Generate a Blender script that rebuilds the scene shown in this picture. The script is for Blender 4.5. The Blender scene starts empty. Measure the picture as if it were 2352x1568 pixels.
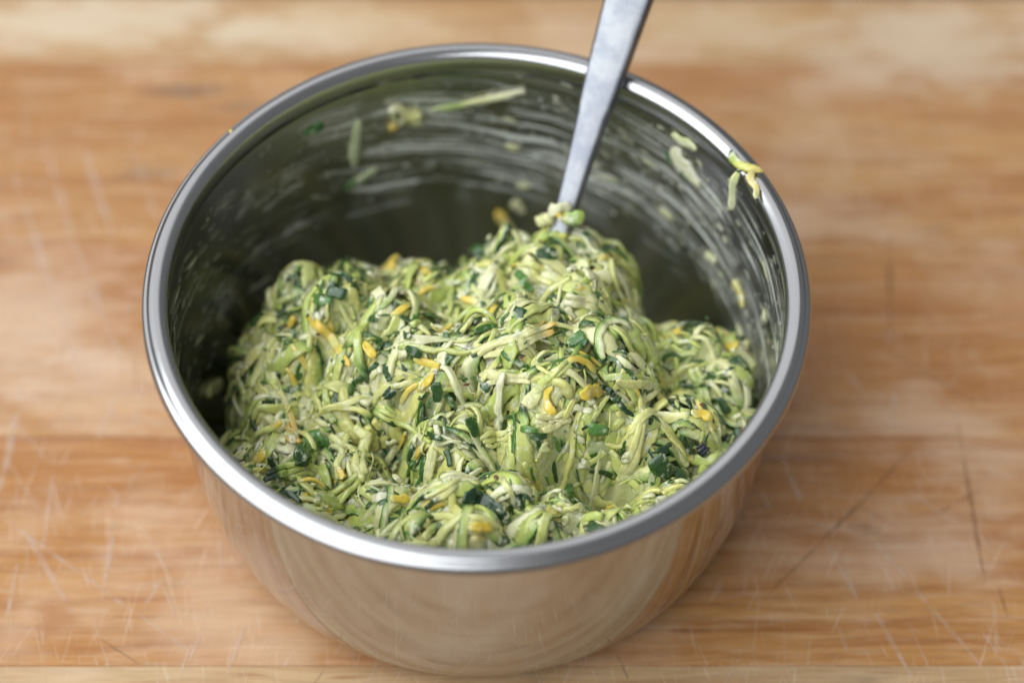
import bpy, math, random
import numpy as np
from mathutils import Vector, Matrix
S = bpy.context.scene
rad = math.radians

# ------------------------------------------------------------------ camera
PITCH, DIST, ROLL, TX, TY = 0.9292, 0.5786, 0.0174, 0.0086, 0.0049
F = np.array([0, math.cos(PITCH), -math.sin(PITCH)])
X0 = np.array([1., 0, 0]); U0 = np.cross(X0, F)
CR = math.cos(ROLL) * X0 + math.sin(ROLL) * U0
CU = -math.sin(ROLL) * X0 + math.cos(ROLL) * U0
CPOS = np.array([TX, TY, .05]) - DIST * F
cam_d = bpy.data.cameras.new('camera'); cam = bpy.data.objects.new('camera', cam_d)
S.collection.objects.link(cam); S.camera = cam
cam.matrix_world = Matrix(((CR[0], CU[0], -F[0], CPOS[0]), (CR[1], CU[1], -F[1], CPOS[1]),
                           (CR[2], CU[2], -F[2], CPOS[2]), (0, 0, 0, 1)))
cam_d.sensor_width = 22.2; cam_d.lens = 22.2 / 2 / math.tan(rad(12.5))
cam_d.clip_start = .01; cam_d.clip_end = 50
cam_d.dof.use_dof = True; cam_d.dof.focus_distance = .557; cam_d.dof.aperture_fstop = 2.7
cam_d.dof.aperture_blades = 0
FPX = 1176 / math.tan(rad(12.5))

# ------------------------------------------------------------------ light
wd = bpy.data.worlds.new('World'); S.world = wd; wd.use_nodes = True
bg = wd.node_tree.nodes['Background']
bg.inputs[0].default_value = (.96, .98, 1.0, 1); bg.inputs[1].default_value = .21
def area(name, loc, target, sx, sy, power, col):
    l = bpy.data.lights.new(name, 'AREA'); l.shape = 'RECTANGLE'; l.size = sx; l.size_y = sy
    l.energy = power; l.color = col
    o = bpy.data.objects.new(name, l); S.collection.objects.link(o); o.location = loc
    o.rotation_euler = (Vector(target) - Vector(loc)).to_track_quat('-Z', 'Y').to_euler()
    return o
area('window_light', (-1.00, -.46, 1.50), (0, 0, .05), 2.6, 2.2, 63, (.93, .97, 1.0))
area('far_window_light', (-.75, 1.35, 1.35), (0, 0, .05), 3.0, 2.0, 15, (.96, .98, 1.0))
S.view_settings.view_transform = 'Standard'; S.view_settings.look = 'None'
S.view_settings.exposure = 0; S.view_settings.gamma = 1
S.render.engine = 'CYCLES'; S.cycles.use_denoising = True
S.cycles.max_bounces = 10; S.cycles.glossy_bounces = 6; S.cycles.diffuse_bounces = 4
S.cycles.sample_clamp_indirect = 6

# ------------------------------------------------------------------ helpers
rng = np.random.default_rng(11)
def link(name, verts, faces, mat=None, parent=None, smooth=True, cols=None):
    me = bpy.data.meshes.new(name)
    me.from_pydata([tuple(v) for v in np.asarray(verts).tolist()], [], faces if isinstance(faces, list) else faces.tolist())
    if smooth: me.polygons.foreach_set('use_smooth', [True] * len(me.polygons))
    if cols is not None:
        a = me.color_attributes.new('Col', 'FLOAT_COLOR', 'POINT')
        c = np.ones((len(verts), 4), np.float32); c[:, :3] = cols[:, :3]
        if cols.shape[1] == 6: me.attributes.new('strand', 'FLOAT_VECTOR', 'POINT').data.foreach_set('vector', np.ascontiguousarray(cols[:, 3:], np.float32).ravel())
        a.data.foreach_set('color', c.ravel())
    if mat: me.materials.append(mat)
    o = bpy.data.objects.new(name, me); S.collection.objects.link(o)
    if parent: o.parent = parent
    return o
def empty(name, loc=(0, 0, 0)):
    o = bpy.data.objects.new(name, None); S.collection.objects.link(o); o.location = loc
    o.empty_display_size = .01
    return o
def tag(o, label, cat, group=None):
    o['label'] = label; o['category'] = cat
    if group: o['group'] = group
    return o

def _h(ix, iy, iz, s):
    n = (ix * 374761393 + iy * 668265263 + iz * 2147483647 + s * 1274126177) & 0xffffffff
    n = ((n ^ (n >> 13)) * 1274126177) & 0xffffffff
    return ((n ^ (n >> 16)) & 0xffff) / 65535.0
def vnoise(x, y, z=0.0, s=0):
    x, y, z = np.broadcast_arrays(np.asarray(x, float), np.asarray(y, float), np.asarray(z, float))
    ix, iy, iz = (np.floor(a).astype(np.int64) for a in (x, y, z))
    fx, fy, fz = x - ix, y - iy, z - iz
    fx, fy, fz = (a * a * (3 - 2 * a) for a in (fx, fy, fz))
    r = 0
    for dx in (0, 1):
        for dy in (0, 1):
            for dz in (0, 1):
                r = r + _h(ix + dx, iy + dy, iz + dz, s) * (fx if dx else 1 - fx) * (fy if dy else 1 - fy) * (fz if dz else 1 - fz)
    return r * 2 - 1
def fbm(x, y, z=0.0, s=0, o=3):
    return sum(vnoise(np.asarray(x) * 2 ** k, np.asarray(y) * 2 ** k, np.asarray(z) * 2 ** k, s + k) * .5 ** k for k in range(o))

class NT:
    def __init__(self, name):
        self.m = bpy.data.materials.new(name); self.m.use_nodes = True
        self.t = self.m.node_tree; self.p = self.t.nodes['Principled BSDF']; self.out = self.t.nodes['Material Output']
    def n(self, typ, **kw):
        nd = self.t.nodes.new(typ)
        for k, v in kw.items():
            if k.startswith('i_'):
                key = k[2:]; key = int(key) if key.isdigit() else key.replace('_', ' ')
                s = nd.inputs[key]
                if isinstance(v, bpy.types.NodeSocket): self.t.links.new(v, s)
                else: s.default_value = v
            else: setattr(nd, k, v)
        return nd
    def math(self, op, a, b=0.0, c=0.0, clamp=False):
        return self.n('ShaderNodeMath', operation=op, use_clamp=clamp, i_0=a, i_1=b, i_2=c).outputs[0]
    def noise(self, vec, scale, detail=3, rough=.55, dist=0.0):
        return self.n('ShaderNodeTexNoise', i_Vector=vec, i_Scale=scale, i_Detail=detail, i_Roughness=rough, i_Distortion=dist).outputs[0]
    def ramp(self, v, a, b, interp='LINEAR'):
        return self.n('ShaderNodeMapRange', interpolation_type='SMOOTHSTEP' if interp != 'LINEAR' else 'LINEAR', i_0=v, i_1=a, i_2=b).outputs[0]
    def mix(self, f, a, b, mode='MIX'):
        nd = self.n('ShaderNodeMix', data_type='RGBA', blend_type=mode)
        for i, v in ((0, f), (6, a), (7, b)):
            if isinstance(v, bpy.types.NodeSocket): self.t.links.new(v, nd.inputs[i])
            else: nd.inputs[i].default_value = v if i == 0 else (*v, 1)
        return nd.outputs[2]
    def mapping(self, vec, scale=(1, 1, 1), loc=(0, 0, 0), rot=(0, 0, 0)):
        return self.n('ShaderNodeMapping', i_Vector=vec, i_Scale=scale, i_Location=loc, i_Rotation=rot).outputs[0]
    def set(self, key, v):
        s = self.p.inputs[key]
        if isinstance(v, bpy.types.NodeSocket): self.t.links.new(v, s)
        else: s.default_value = (*v, 1) if isinstance(v, tuple) and len(v) == 3 and s.type == 'RGBA' else v
    def bump(self, h, strength, dist):
        self.set('Normal', self.n('ShaderNodeBump', i_Height=h, i_Strength=strength, i_Distance=dist).outputs[0])

# ------------------------------------------------------------------ bowl profile
BR, BH, RW, RB, SN = .08, .0801, .0752, .0516, 2.978
WT = .0008
_t = np.linspace(0, np.pi / 2, 60)
PR = RB + (RW - RB) * np.sin(_t) ** (2 / SN); PZ = (BH - .004) * (1 - np.cos(_t) ** (2 / SN))
def r_in(z): return np.interp(z, PZ, PR) - WT
def z_in(r): return np.interp(np.asarray(r) + WT, PR, PZ, left=0) + WT

# ------------------------------------------------------------------ materials
def steel_bowl(rim=False):
    k = NT('polished_rim_steel' if rim else 'brushed_steel'); g = k.n('ShaderNodeNewGeometry'); tc = k.n('ShaderNodeTexCoord')
    sep = k.n('ShaderNodeSeparateXYZ', i_Vector=tc.outputs['Object'])
    th = k.math('ARCTAN2', sep.outputs[0], sep.outputs[1]); z = sep.outputs[2]
    rr = k.math('SQRT', k.math('ADD', k.math('POWER', sep.outputs[0], 2.0), k.math('POWER', sep.outputs[1], 2.0)))
    arc = k.math('MULTIPLY', th, .073)
    cyl = k.n('ShaderNodeCombineXYZ', i_0=arc, i_1=z, i_2=rr).outputs[0]
    ring = k.noise(k.mapping(cyl, (6, 1500, 1500)), 1.0, 2)
    fine = k.noise(k.mapping(cyl, (3, 260, 260)), 1.0, 3)
    k.set('Metallic', 1.0); k.set('Base Color', (.50, .50, .505))
    blot = k.noise(tc.outputs['Object'], 45, 3)
    k.set('Roughness', k.math('ADD', k.math('MULTIPLY', ring, .06), k.math('MULTIPLY', blot, .05), 0.0))
    if rim: k.set('Base Color', (.50, .50, .505)); k.set('Roughness', k.math('ADD', .12, k.math('MULTIPLY', blot, .20)))
    k.set('Anisotropic', .3 if rim else .6); k.set('Anisotropic Rotation', .25)
    k.set('Tangent', k.n('ShaderNodeTangent', direction_type='RADIAL', axis='Z').outputs[0])
    k.bump(k.math('ADD', ring, k.math('MULTIPLY', fine, 2.0)), .035, .0004)
    # dried batter wiped round the inside by the spoon
    w = k.noise(k.mapping(cyl, (22, 30, 0)), 1.0, 2)
    slant = k.math('ADD', z, k.math('MULTIPLY', arc, .16))
    slant = k.math('ADD', slant, k.math('MULTIPLY', w, .012))
    st = k.n('ShaderNodeCombineXYZ', i_0=arc, i_1=slant, i_2=0.0).outputs[0]
    s1 = k.noise(k.mapping(st, (13, 420, 1)), 1.0, 5, .68)
    s2 = k.noise(k.mapping(st, (60, 900, 1)), 1.0, 4, .75)
    s3 = k.noise(k.mapping(cyl, (420, 420, 1)), 1.0, 3, .6)
    lump = k.noise(k.mapping(cyl, (55, 60, 1), (3.1, 1.7, 0)), 1.0, 3)
    a1 = k.ramp(arc, -.085, .01, 'S'); a1 = k.math('ADD', k.math('MULTIPLY', a1, .17), .0)
    hi = k.ramp(z, .074, .064, 'S'); lo = k.ramp(z, .022, .036, 'S')
    zone = k.math('MULTIPLY', hi, lo)
    s = k.math('ADD', k.math('MULTIPLY', s1, .55), k.math('MULTIPLY', s2, .3))
    s = k.math('ADD', s, k.math('MULTIPLY', s3, .12)); s = k.math('ADD', s, k.math('MULTIPLY', lump, .72))
    s = k.math('ADD', s, a1)
    region = k.ramp(k.math('ADD', lump, k.math('MULTIPLY', a1, .9)), .49, .66, 'S')
    lines = k.ramp(k.math('ADD', k.math('MULTIPLY', s1, .7), k.math('MULTIPLY', s2, .3)), .47, .60, 'S')
    crumb = k.math('MULTIPLY', k.ramp(s3, .60, .68, 'S'), k.ramp(lump, .48, .62, 'S'))
    faint = k.math('MULTIPLY', k.ramp(s1, .56, .70, 'S'), .45)
    m = k.math('MAXIMUM', k.math('MULTIPLY', region, k.math('ADD', .04, k.math('MULTIPLY', lines, .92))), k.math('MAXIMUM', k.math('MULTIPLY', crumb, .8), faint))
    inner = k.ramp(rr, k.math('ADD', .0, 0.0), 1.0)
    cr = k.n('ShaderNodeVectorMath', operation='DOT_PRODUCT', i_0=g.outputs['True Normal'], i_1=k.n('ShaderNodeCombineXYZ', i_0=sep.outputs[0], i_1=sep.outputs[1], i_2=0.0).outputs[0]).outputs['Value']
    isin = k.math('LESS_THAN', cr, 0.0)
    m = k.math('MULTIPLY', k.math('MULTIPLY', m, zone), isin)
    m = k.math('MULTIPLY', m, .84)
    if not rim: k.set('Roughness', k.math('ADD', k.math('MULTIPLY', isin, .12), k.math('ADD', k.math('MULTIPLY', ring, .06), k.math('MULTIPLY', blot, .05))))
    if not rim: k.set('Base Color', k.mix(isin, (.50, .50, .505), (.37, .365, .375)))  # inner faces get a darker base colour: dim reflections painted into the steel
    sm = k.n('ShaderNodeBsdfPrincipled'); sm.inputs['Base Color'].default_value = (.80, .82, .78, 1)
    sm.inputs['Roughness'].default_value = .55
    ms = k.n('ShaderNodeMixShader', i_0=m, i_1=k.p.outputs[0], i_2=sm.outputs[0])
    k.t.links.new(ms.outputs[0], k.out.inputs[0])
    return k.m
def steel_flat():
    k = NT('satin_steel'); tc = k.n('ShaderNodeTexCoord')
    g = k.noise(k.mapping(tc.outputs['Object'], (900, 12, 900)), 1.0, 3)
    b = k.noise(tc.outputs['Object'], 130, 4)
    k.set('Metallic', 1.0); k.set('Base Color', k.mix(k.ramp(b, .38, .64, 'S'), (.21, .22, .25), (.31, .32, .335)))
    k.set('Roughness', k.math('ADD', .22, k.math('ADD', k.math('MULTIPLY', g, .16), k.math('MULTIPLY', b, .24))))
    k.bump(g, .05, .0002)
    return k.m
def food(name, bumpscale=1.0, creamy=.46):
    k = NT(name); tc = k.n('ShaderNodeTexCoord'); v = tc.outputs['Object']
    c = k.n('ShaderNodeAttribute', attribute_name='Col').outputs['Color']
    n1 = k.noise(v, 420, 4, .6); n2 = k.noise(v, 1500, 3, .6); n3 = k.noise(v, 170, 3, .55)
    c = k.mix(k.math('MULTIPLY', k.ramp(n2, .3, .75), .35), c, k.mix(1.0, c, (.82, .84, .62), 'MULTIPLY'))
    f = k.math('MULTIPLY', k.ramp(n1, .50, .68, 'S'), k.ramp(n3, .42, .62, 'S'))
    c = k.mix(k.math('MULTIPLY', f, creamy * 2), c, (.84, .85, .70))
    sv = k.n('ShaderNodeAttribute', attribute_name='strand').outputs['Vector']
    fb = k.noise(k.mapping(sv, (150, 1500, 1500)), 1.0, 3, .6)
    c = k.mix(k.math('MULTIPLY', k.ramp(fb, .35, .7), .38), c, k.mix(1.0, c, (.80, .84, .58), 'MULTIPLY'))
    k.set('Base Color', c)
    k.set('Roughness', k.ramp(n1, .0, 1.5)); k.set('IOR', 1.38)
    k.set('Coat Weight', .7); k.set('Coat Roughness', .10)
    k.set('Subsurface Weight', .6); k.set('Subsurface Radius', (1.0, 1.0, .4)); k.set('Subsurface Scale', .0012)
    h = k.math('ADD', k.math('ADD', n1, k.math('MULTIPLY', n2, .4)), k.math('MULTIPLY', fb, .8))
    k.bump(h, .6 * bumpscale, .0005)
    return k.m
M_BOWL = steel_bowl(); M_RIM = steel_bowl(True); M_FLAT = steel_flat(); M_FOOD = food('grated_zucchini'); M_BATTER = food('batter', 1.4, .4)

def board_xy(px, py):
    p = CPOS + ray(px, py) * (0 - CPOS[2]) / ray(px, py)[2]; a = -.0205
    return p[0] * math.cos(a) - p[1] * math.sin(a), p[0] * math.sin(a) + p[1] * math.cos(a)
def ray(px, py):
    d = F + CR * (px - 1176) / FPX - CU * (py - 784) / FPX
    return d / np.linalg.norm(d)
STAINS = [(*board_xy(230, 50), .060, .016, (.64, .52, .37), .8), (*board_xy(800, 60), .045, .012, (.62, .48, .31), .7), (*board_xy(1650, 60), .04, .012, (.60, .45, .28), .6), (*board_xy(2150, 110), .05, .022, (.60, .47, .33), .75), (*board_xy(640, 90), .03, .01, (.62, .50, .35), .6), (*board_xy(80, 700), .035, .03, (.64, .46, .33), .45), (*board_xy(250, 900), .03, .02, (.64, .46, .33), .4),
          (*board_xy(420, 208), .016, .0035, (.17, .10, .065), .75), (*board_xy(560, 240), .012, .004, (.24, .14, .08), .6), (*board_xy(690, 152), .014, .0022, (.36, .17, .07), .6),
          (*board_xy(130, 1420), .006, .007, (.36, .15, .06), .55), (*board_xy(300, 1375), .012, .0014, (.30, .11, .04), .6), (*board_xy(0, 600), .008, .003, (.25, .14, .08), .4),
          (*board_xy(1960, 495), .016, .0022, (.30, .11, .035), .6), (*board_xy(2200, 500), .02, .002, (.33, .13, .04), .5), (*board_xy(2010, 1005), .03, .0018, (.33, .12, .035), .6), (*board_xy(1570, 1446), .007, .0012, (.25, .08, .03), .7),
          (*board_xy(100, 1010), .03, .002, (.33, .13, .05), .55), (*board_xy(350, 1018), .02, .0025, (.33, .13, .05), .5)]
def wood(name, base, dark, off):
    k = NT(name); tc = k.n('ShaderNodeTexCoord'); v = k.mapping(tc.outputs['Object'], (1, 1, 1), off)
    warp = k.noise(k.mapping(v, (9, 26, 9)), 1.0, 2)
    wv = k.n('ShaderNodeVectorMath', operation='ADD', i_0=v, i_1=k.n('ShaderNodeCombineXYZ', i_0=0.0, i_1=k.math('MULTIPLY', warp, .012), i_2=0.0).outputs[0]).outputs[0]
    g1 = k.noise(k.mapping(wv, (14, 260, 60)), 1.0, 5, .65)
    g2 = k.noise(k.mapping(wv, (60, 1500, 400)), 1.0, 4, .7)
    g3 = k.noise(k.mapping(wv, (7, 34, 20)), 1.0, 3, .55)
    bl = k.noise(k.mapping(v, (14, 20, 10)), 1.0, 4, .6)
    c = k.mix(k.ramp(g3, .32, .68, 'S'), base, dark)
    c = k.mix(k.math('MULTIPLY', k.ramp(g1, .44, .64), .75), c, tuple(x * y for x, y in zip(dark, (.78, .66, .55))))
    c = k.mix(k.math('MULTIPLY', k.ramp(g2, .48, .68), .5), c, tuple(x * .55 for x in dark))
    g4 = k.noise(k.mapping(v, (45, 380, 10), (9.1, 3.3, 0)), 1.0, 4, .7)
    c = k.mix(k.math('MULTIPLY', k.ramp(g4, .5, .68), .28), c, (.66, .49, .34))
    # dry, worn, floury patches
    c = k.mix(k.math('MULTIPLY', k.ramp(bl, .46, .68, 'S'), .5), c, (.64, .46, .32))
    st = k.noise(k.mapping(v, (26, 75, 10), (4.3, 2.2, 0)), 1.0, 3, .6)
    c = k.mix(k.math('MULTIPLY', k.ramp(st, .64, .76, 'S'), .5), c, (.20, .12, .07))
    # red-brown flecks, short and along the grain
    fl = k.noise(k.mapping(wv, (40, 330, 10), (1.3, 7.2, 0)), 1.0, 2, .5)
    c = k.mix(k.math('MULTIPLY', k.ramp(fl, .68, .78, 'S'), .5), c, (.26, .09, .035))
    for sx, sy, rx, ry, col, am in STAINS:
        p = k.n('ShaderNodeVectorMath', operation='MULTIPLY', i_0=k.n('ShaderNodeVectorMath', operation='SUBTRACT', i_0=tc.outputs['Object'], i_1=(sx, sy, 0)).outputs[0], i_1=(1 / rx, 1 / ry, 0)).outputs[0]
        dd = k.n('ShaderNodeVectorMath', operation='LENGTH', i_0=p).outputs['Value']
        dd = k.math('ADD', dd, k.math('MULTIPLY', k.math('SUBTRACT', k.noise(k.mapping(v, (60, 160, 10)), 1.0, 4, .65), .5), 2.2))
        c = k.mix(k.math('MULTIPLY', k.ramp(dd, 1.1, .2, 'S'), am), c, col)
    # fine criss-cross cuts
    cuts = None
    for i, a in enumerate((1.45, 1.72, 1.25, 2.0)):
        cv = k.mapping(k.mapping(v, (1, 1, 1), (0, 0, 0), (0, 0, a)), (55, 1100, 1), (i * 3.7, i * 1.9, 0))
        cc = k.ramp(k.noise(cv, 1.0, 2, .5), .67, .75)
        cuts = cc if cuts is None else k.math('MAXIMUM', cuts, cc)
    c = k.mix(k.math('MULTIPLY', cuts, .34), c, (.72, .56, .43))
    k.set('Base Color', c)
    k.set('Roughness', k.math('ADD', .36, k.math('MULTIPLY', bl, .22)))
    k.set('Specular IOR Level', .36)
    k.bump(k.math('SUBTRACT', k.math('ADD', g1, k.math('MULTIPLY', g2, .6)), cuts), .25, .0003)
    return k.m
def plain(name, col, rough):
    k = NT(name); tc = k.n('ShaderNodeTexCoord')
    n = k.noise(tc.outputs['Object'], 60, 4)
    k.set('Base Color', k.mix(n, tuple(c * .7 for c in col), tuple(c * 1.25 for c in col))); k.set('Roughness', rough)
    return k.m
def scratch_mat(name, col, op):
    k = NT(name); tc = k.n('ShaderNodeTexCoord')
    n = k.noise(tc.outputs['Object'], 160, 3, .6)
    k.set('Base Color', col); k.set('Roughness', .6)
    k.set('Alpha', k.math('MULTIPLY', k.ramp(n, .32, .62, 'S'), op))
    return k.m

# ------------------------------------------------------------------ pixel rays (2352 px wide frame) used to measure places from the photograph
def ray(px, py):
    d = F + CR * (px - 1176) / FPX - CU * (py - 784) / FPX
    return d / np.linalg.norm(d)
def on_plane(px, py, z=0.0):
    d = ray(px, py); return CPOS + d * (z - CPOS[2]) / d[2]

# ------------------------------------------------------------------ counter and cutting board
ct = link('countertop', [(-3, -2, -.034), (3, -2, -.034), (3, 2.5, -.034), (-3, 2.5, -.034)], [(0, 1, 2, 3)], plain('dark_counter', (.10, .075, .06), .45), smooth=False)
ct['kind'] = 'structure'
board = tag(empty('cutting_board', (0, 0, -.034)), 'worn butcher block cutting board of long glued planks with knife scratches under the bowl', 'cutting board')
board.rotation_euler.z = .0205
PW, Y0 = .0692, .0098
tones = {-3: ((.50, .29, .125), (.42, .215, .085)), -2: ((.54, .37, .20), (.48, .30, .15)), -1: ((.50, .25, .082), (.40, .17, .05)),
         0: ((.50, .26, .09), (.40, .175, .055)), 1: ((.50, .275, .105), (.42, .195, .07)), 2: ((.53, .33, .16), (.46, .26, .105))}
def plank(x0, x1, y0, y1, z0, z1, mat):
    b = .00025; vs = []
    for z, d in ((z0, 0), (z1 - b, 0), (z1, b)):
        vs += [(x0 + d, y0 + d, z), (x1 - d, y0 + d, z), (x1 - d, y1 - d, z), (x0 + d, y1 - d, z)]
    fs = [(3, 2, 1, 0)]
    for l in (0, 4):
        for i in range(4): fs.append((l + i, l + (i + 1) % 4, l + 4 + (i + 1) % 4, l + 4 + i))
    fs.append((8, 9, 10, 11))
    return link('plank', vs, fs, mat, board, smooth=False)
for i in range(-3, 3):
    ya = Y0 + i * PW; yb = ya + PW
    if i == 2: yb = .1766
    plank(-.33, .36, ya + .00004, yb - .00004, .0005, .034 - (.00006 if i % 2 else 0), wood('maple_%d' % (i + 4), *tones[i], (i * .37, i * 1.13, i * .71)))
def strips(lines, wid, mat, name):
    vs, fs = [], []
    ca, sa = math.cos(-.0205), math.sin(-.0205)
    for pts, w in lines:
        P = np.array(pts)[:, :2]; P = np.stack([P[:, 0] * ca - P[:, 1] * sa, P[:, 0] * sa + P[:, 1] * ca], 1)
        Q = [P[0] + (P[-1] - P[0]) * t for t in np.linspace(0, 1, 9)] if len(P) == 2 else P
        Q = np.array(Q); d = Q[-1] - Q[0]; d = d / np.linalg.norm(d); nn = np.array([-d[1], d[0]])
        L = np.linalg.norm(Q[-1] - Q[0])
        Q = Q + nn * (rng.normal(0, .006, (len(Q), 1)) * L * .3)
        b = len(vs)
        for j, q in enumerate(Q):
            ww = w * wid * (.25 + .75 * math.sin(math.pi * (j + .4) / (len(Q) - .2))) / 2
            for s_ in (-1, 1): vs.append((*(q + nn * ww * s_), .03407 + .00001 * (b % 7)))
        for j in range(len(Q) - 1): fs.append((b + 2 * j, b + 2 * j + 2, b + 2 * j + 3, b + 2 * j + 1))
    o = link(name, vs, fs, mat, board, smooth=False); o['kind'] = 'stuff'
    return o
def sc(*p): return [on_plane(a * .6806, b * .6806) for a, b in p]
pale = [((sc((45, 571), (205, 1071))), 2), (sc((205, 1071), (277, 1295)), 1.6), (sc((165, 535), (245, 800)), 2.2), (sc((241, 803), (428, 1268)), 1.6), (sc((277, 482), (384, 812)), 2),
        (sc((446, 500), (536, 759)), 2), (sc((83, 1793), (256, 2081)), 1.6), (sc((0, 1740), (640, 2197)), 1.2), (sc((397, 1659), (346, 2024)), 1.5), (sc((545, 1940), (487, 2049)), 1.4),
        (sc((77, 1300), (0, 1660)), 2.2), (sc((330, 1480), (410, 1300)), 1.4), (sc((450, 1440), (480, 1310)), 1.3), (sc((180, 1600), (130, 1960)), 1.0), (sc((60, 1900), (20, 2100)), 1.2),
        (sc((2786, 1822), (2894, 2021)), 1.6), (sc((2955, 1830), (3316, 2252)), 1.3), (sc((2640, 1540), (2730, 1760)), 1.5), (sc((2830, 2110), (2860, 2200)), 1.2),
        (sc((2940, 2040), (3080, 2290)), 1.4), (sc((2800, 1180), (2930, 1350)), 1.6), (sc((3020, 1300), (3010, 1460)), 1.6), (sc((2560, 1640), (2600, 1720)), 1.4), (sc((700, 2060), (640, 2230)), 1.0), (sc((830, 2100), (760, 2290)), 1.0)]
pale = [(p, w * 1.5) for p, w in pale]
for i in range(260):
    x, y = rng.uniform(-.15, .16), rng.uniform(-.08, .15); a = rng.normal(1.75 if x < 0 else 2.05, .35); L = rng.uniform(.004, .024)
    pale.append(([np.array((x, y, 0)), np.array((x + math.cos(a) * L, y + math.sin(a) * L, 0))], rng.uniform(.4, 1.0)))
strips(pale, .00064, scratch_mat('pale_cut', (.74, .58, .46), .36), 'knife_marks')
darkl = [(sc((3110, 1484), (2610, 1990)), 1.0), (sc((3232, 1430), (3324, 1968)), 1.2), (sc((3310, 1650), (3150, 1740)), .8), (sc((3000, 800), (3005, 1130)), 1.6), (sc((3370, 1980), (3400, 2080)), .8),
         (sc((470, 2240), (330, 2150)), .5), (sc((2080, 2200), (2120, 2290)), .8)]
for i in range(22):
    x, y = rng.uniform(-.15, .16), rng.uniform(-.08, .15); a = rng.normal(1.7, .5); L = rng.uniform(.006, .03)
    darkl.append(([np.array((x, y, 0)), np.array((x + math.cos(a) * L, y + math.sin(a) * L, 0))], rng.uniform(.3, .7)))
strips(darkl, .0008, scratch_mat('dark_cut', (.17, .085, .045), .38), 'dark_knife_marks')

# ------------------------------------------------------------------ mixing bowl
def lathe(name, prof, mat, parent, seg=220, closed=False):
    n = len(prof); th = np.linspace(0, 2 * np.pi, seg, endpoint=False)
    vs = np.array([(r * math.cos(t), r * math.sin(t), z) for (r, z) in prof for t in th])
    fs = []
    for i in range(n - 1 + (1 if closed else 0)):
        j = (i + 1) % n
        for q in range(seg):
            q2 = (q + 1) % seg; fs.append((i * seg + q, i * seg + q2, j * seg + q2, j * seg + q))
    return link(name, vs, fs, mat, parent)
bowl = tag(empty('mixing_bowl'), 'shiny stainless steel mixing bowl with rolled rim holding grated zucchini', 'bowl')
out = [(.0001, .0004), (.02, .0004), (.045, .0003)] + [(r, z + .0003) for r, z in zip(PR[:-1], PZ[:-1])]
out += [(.0752, .0752)]
inn = [(r - WT, max(z, 0) + WT + .0003) for r, z in zip(PR[:-1], PZ[:-1]) if z < .0728]
prof = out + [(.0746, .0752)] + [(.07438, .0735)] + inn[::-1] + [(.03, WT + .0003), (.0001, WT + .0003)]
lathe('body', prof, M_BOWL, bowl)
rim = [(.07432, .0732), (.07405, .0750), (.07385, .0768), (.0738, .0782)] + [(.0769 + .0031 * math.cos(a), .0786 + .0021 * math.sin(a) - (.0006 if math.cos(a) > 0 else 0) * math.cos(a)) for a in np.linspace(math.pi - .15, -1.3, 40)]
rim = [(r, z - .00035 * math.exp(-((r - .0786) / .00045) ** 2) if z > .078 else z) for r, z in rim]
rim += [(.0770, .0762), (.0762, .0758), (.0756, .0748), (.0753, .0734)]
lathe('rim', rim, M_RIM, bowl, closed=True)

# ------------------------------------------------------------------ heap of grated zucchini: height above the board
BL = [  # x, y, top, rx, ry, power
    (.019, -.006, .0655, .0265, .031, 2.6), (-.0255, .009, .0515, .0335, .032, 2.4), (.0170, .026, .0550, .0235, .019, 3.0),
    (.049, -.022, .0465, .025, .030, 2.2), (.004, -.046, .0530, .040, .022, 2.3), (-.036, -.030, .0460, .029, .028, 2.3),
    (.054, .003, .0425, .022, .020, 3.0), (-.008, -.010, .0545, .030, .030, 2.2), (.040, -.044, .0470, .026, .020, 2.2)]
_cr = np.random.default_rng(19)
CL = np.array([(i * .0150 + (j % 2) * .0075 + _cr.uniform(-.0042, .0042), j * .0132 + _cr.uniform(-.0042, .0042)) for i in range(-5, 6) for j in range(-6, 7)])
CL = CL[np.hypot(CL[:, 0], CL[:, 1]) < .074]; CLH = _cr.uniform(-.0032, .0030, len(CL)); CLA = _cr.uniform(0, math.pi, len(CL))
def cell(x, y):
    """the clump a point belongs to and its distance from the clump's middle"""
    xx = x + .0022 * vnoise(x * 120, y * 120, 3.3, 61); yy = y + .0022 * vnoise(x * 120, y * 120, 7.7, 62)
    best = np.full(np.broadcast(x, y).shape, 9.); idx = np.zeros(best.shape, int)
    for i, (cx, cy) in enumerate(CL):
        d = np.hypot(xx - cx, yy - cy); m = d < best; best = np.where(m, d, best); idx = np.where(m, i, idx)
    return best, idx
def hf(x, y, noise=True):
    x = np.asarray(x, float); y = np.asarray(y, float)
    acc = np.zeros(np.broadcast(x, y).shape)
    for bx, by, top, rx, ry, p in BL:
        d = (np.abs((x - bx) / rx) ** p + np.abs((y - by) / ry) ** p)
        h = top * np.clip(1 - .62 * d, 0, None) ** .5
        acc = acc + np.clip(h, 0, None) ** 14
    h = acc ** (1 / 14)
    # hollow below the overhanging front of the main heap
    h = h - .021 * np.exp(-(((x - .027) / .015) ** 2 + ((y + .035) / .0070) ** 2) ** 1.5)
    h = h - .004 * np.exp(-(((x + .006) / .012) ** 2 + ((y - .016) / .012) ** 2))
    h = h - .012 * np.exp(-(((x + .018) / .007) ** 2 + ((y + .022) / .010) ** 2))
    h = h - .008 * np.exp(-(((x - .006) / .006) ** 2 + ((y + .026) / .007) ** 2))
    if noise:
        d, k = cell(x, y)
        h = h + .0078 * (.62 - (d / .0085) ** 2).clip(-.75, 1) + CLH[k] + .0022 * vnoise(x * 190, y * 190, 0, 15) + .0009 * vnoise(x * 380, y * 380, 0, 9)
    return h
def hgrad(x, y, e=.0012):
    return (hf(x + e, y) - hf(x - e, y)) / (2 * e), (hf(x, y + e) - hf(x, y - e)) / (2 * e)
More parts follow.
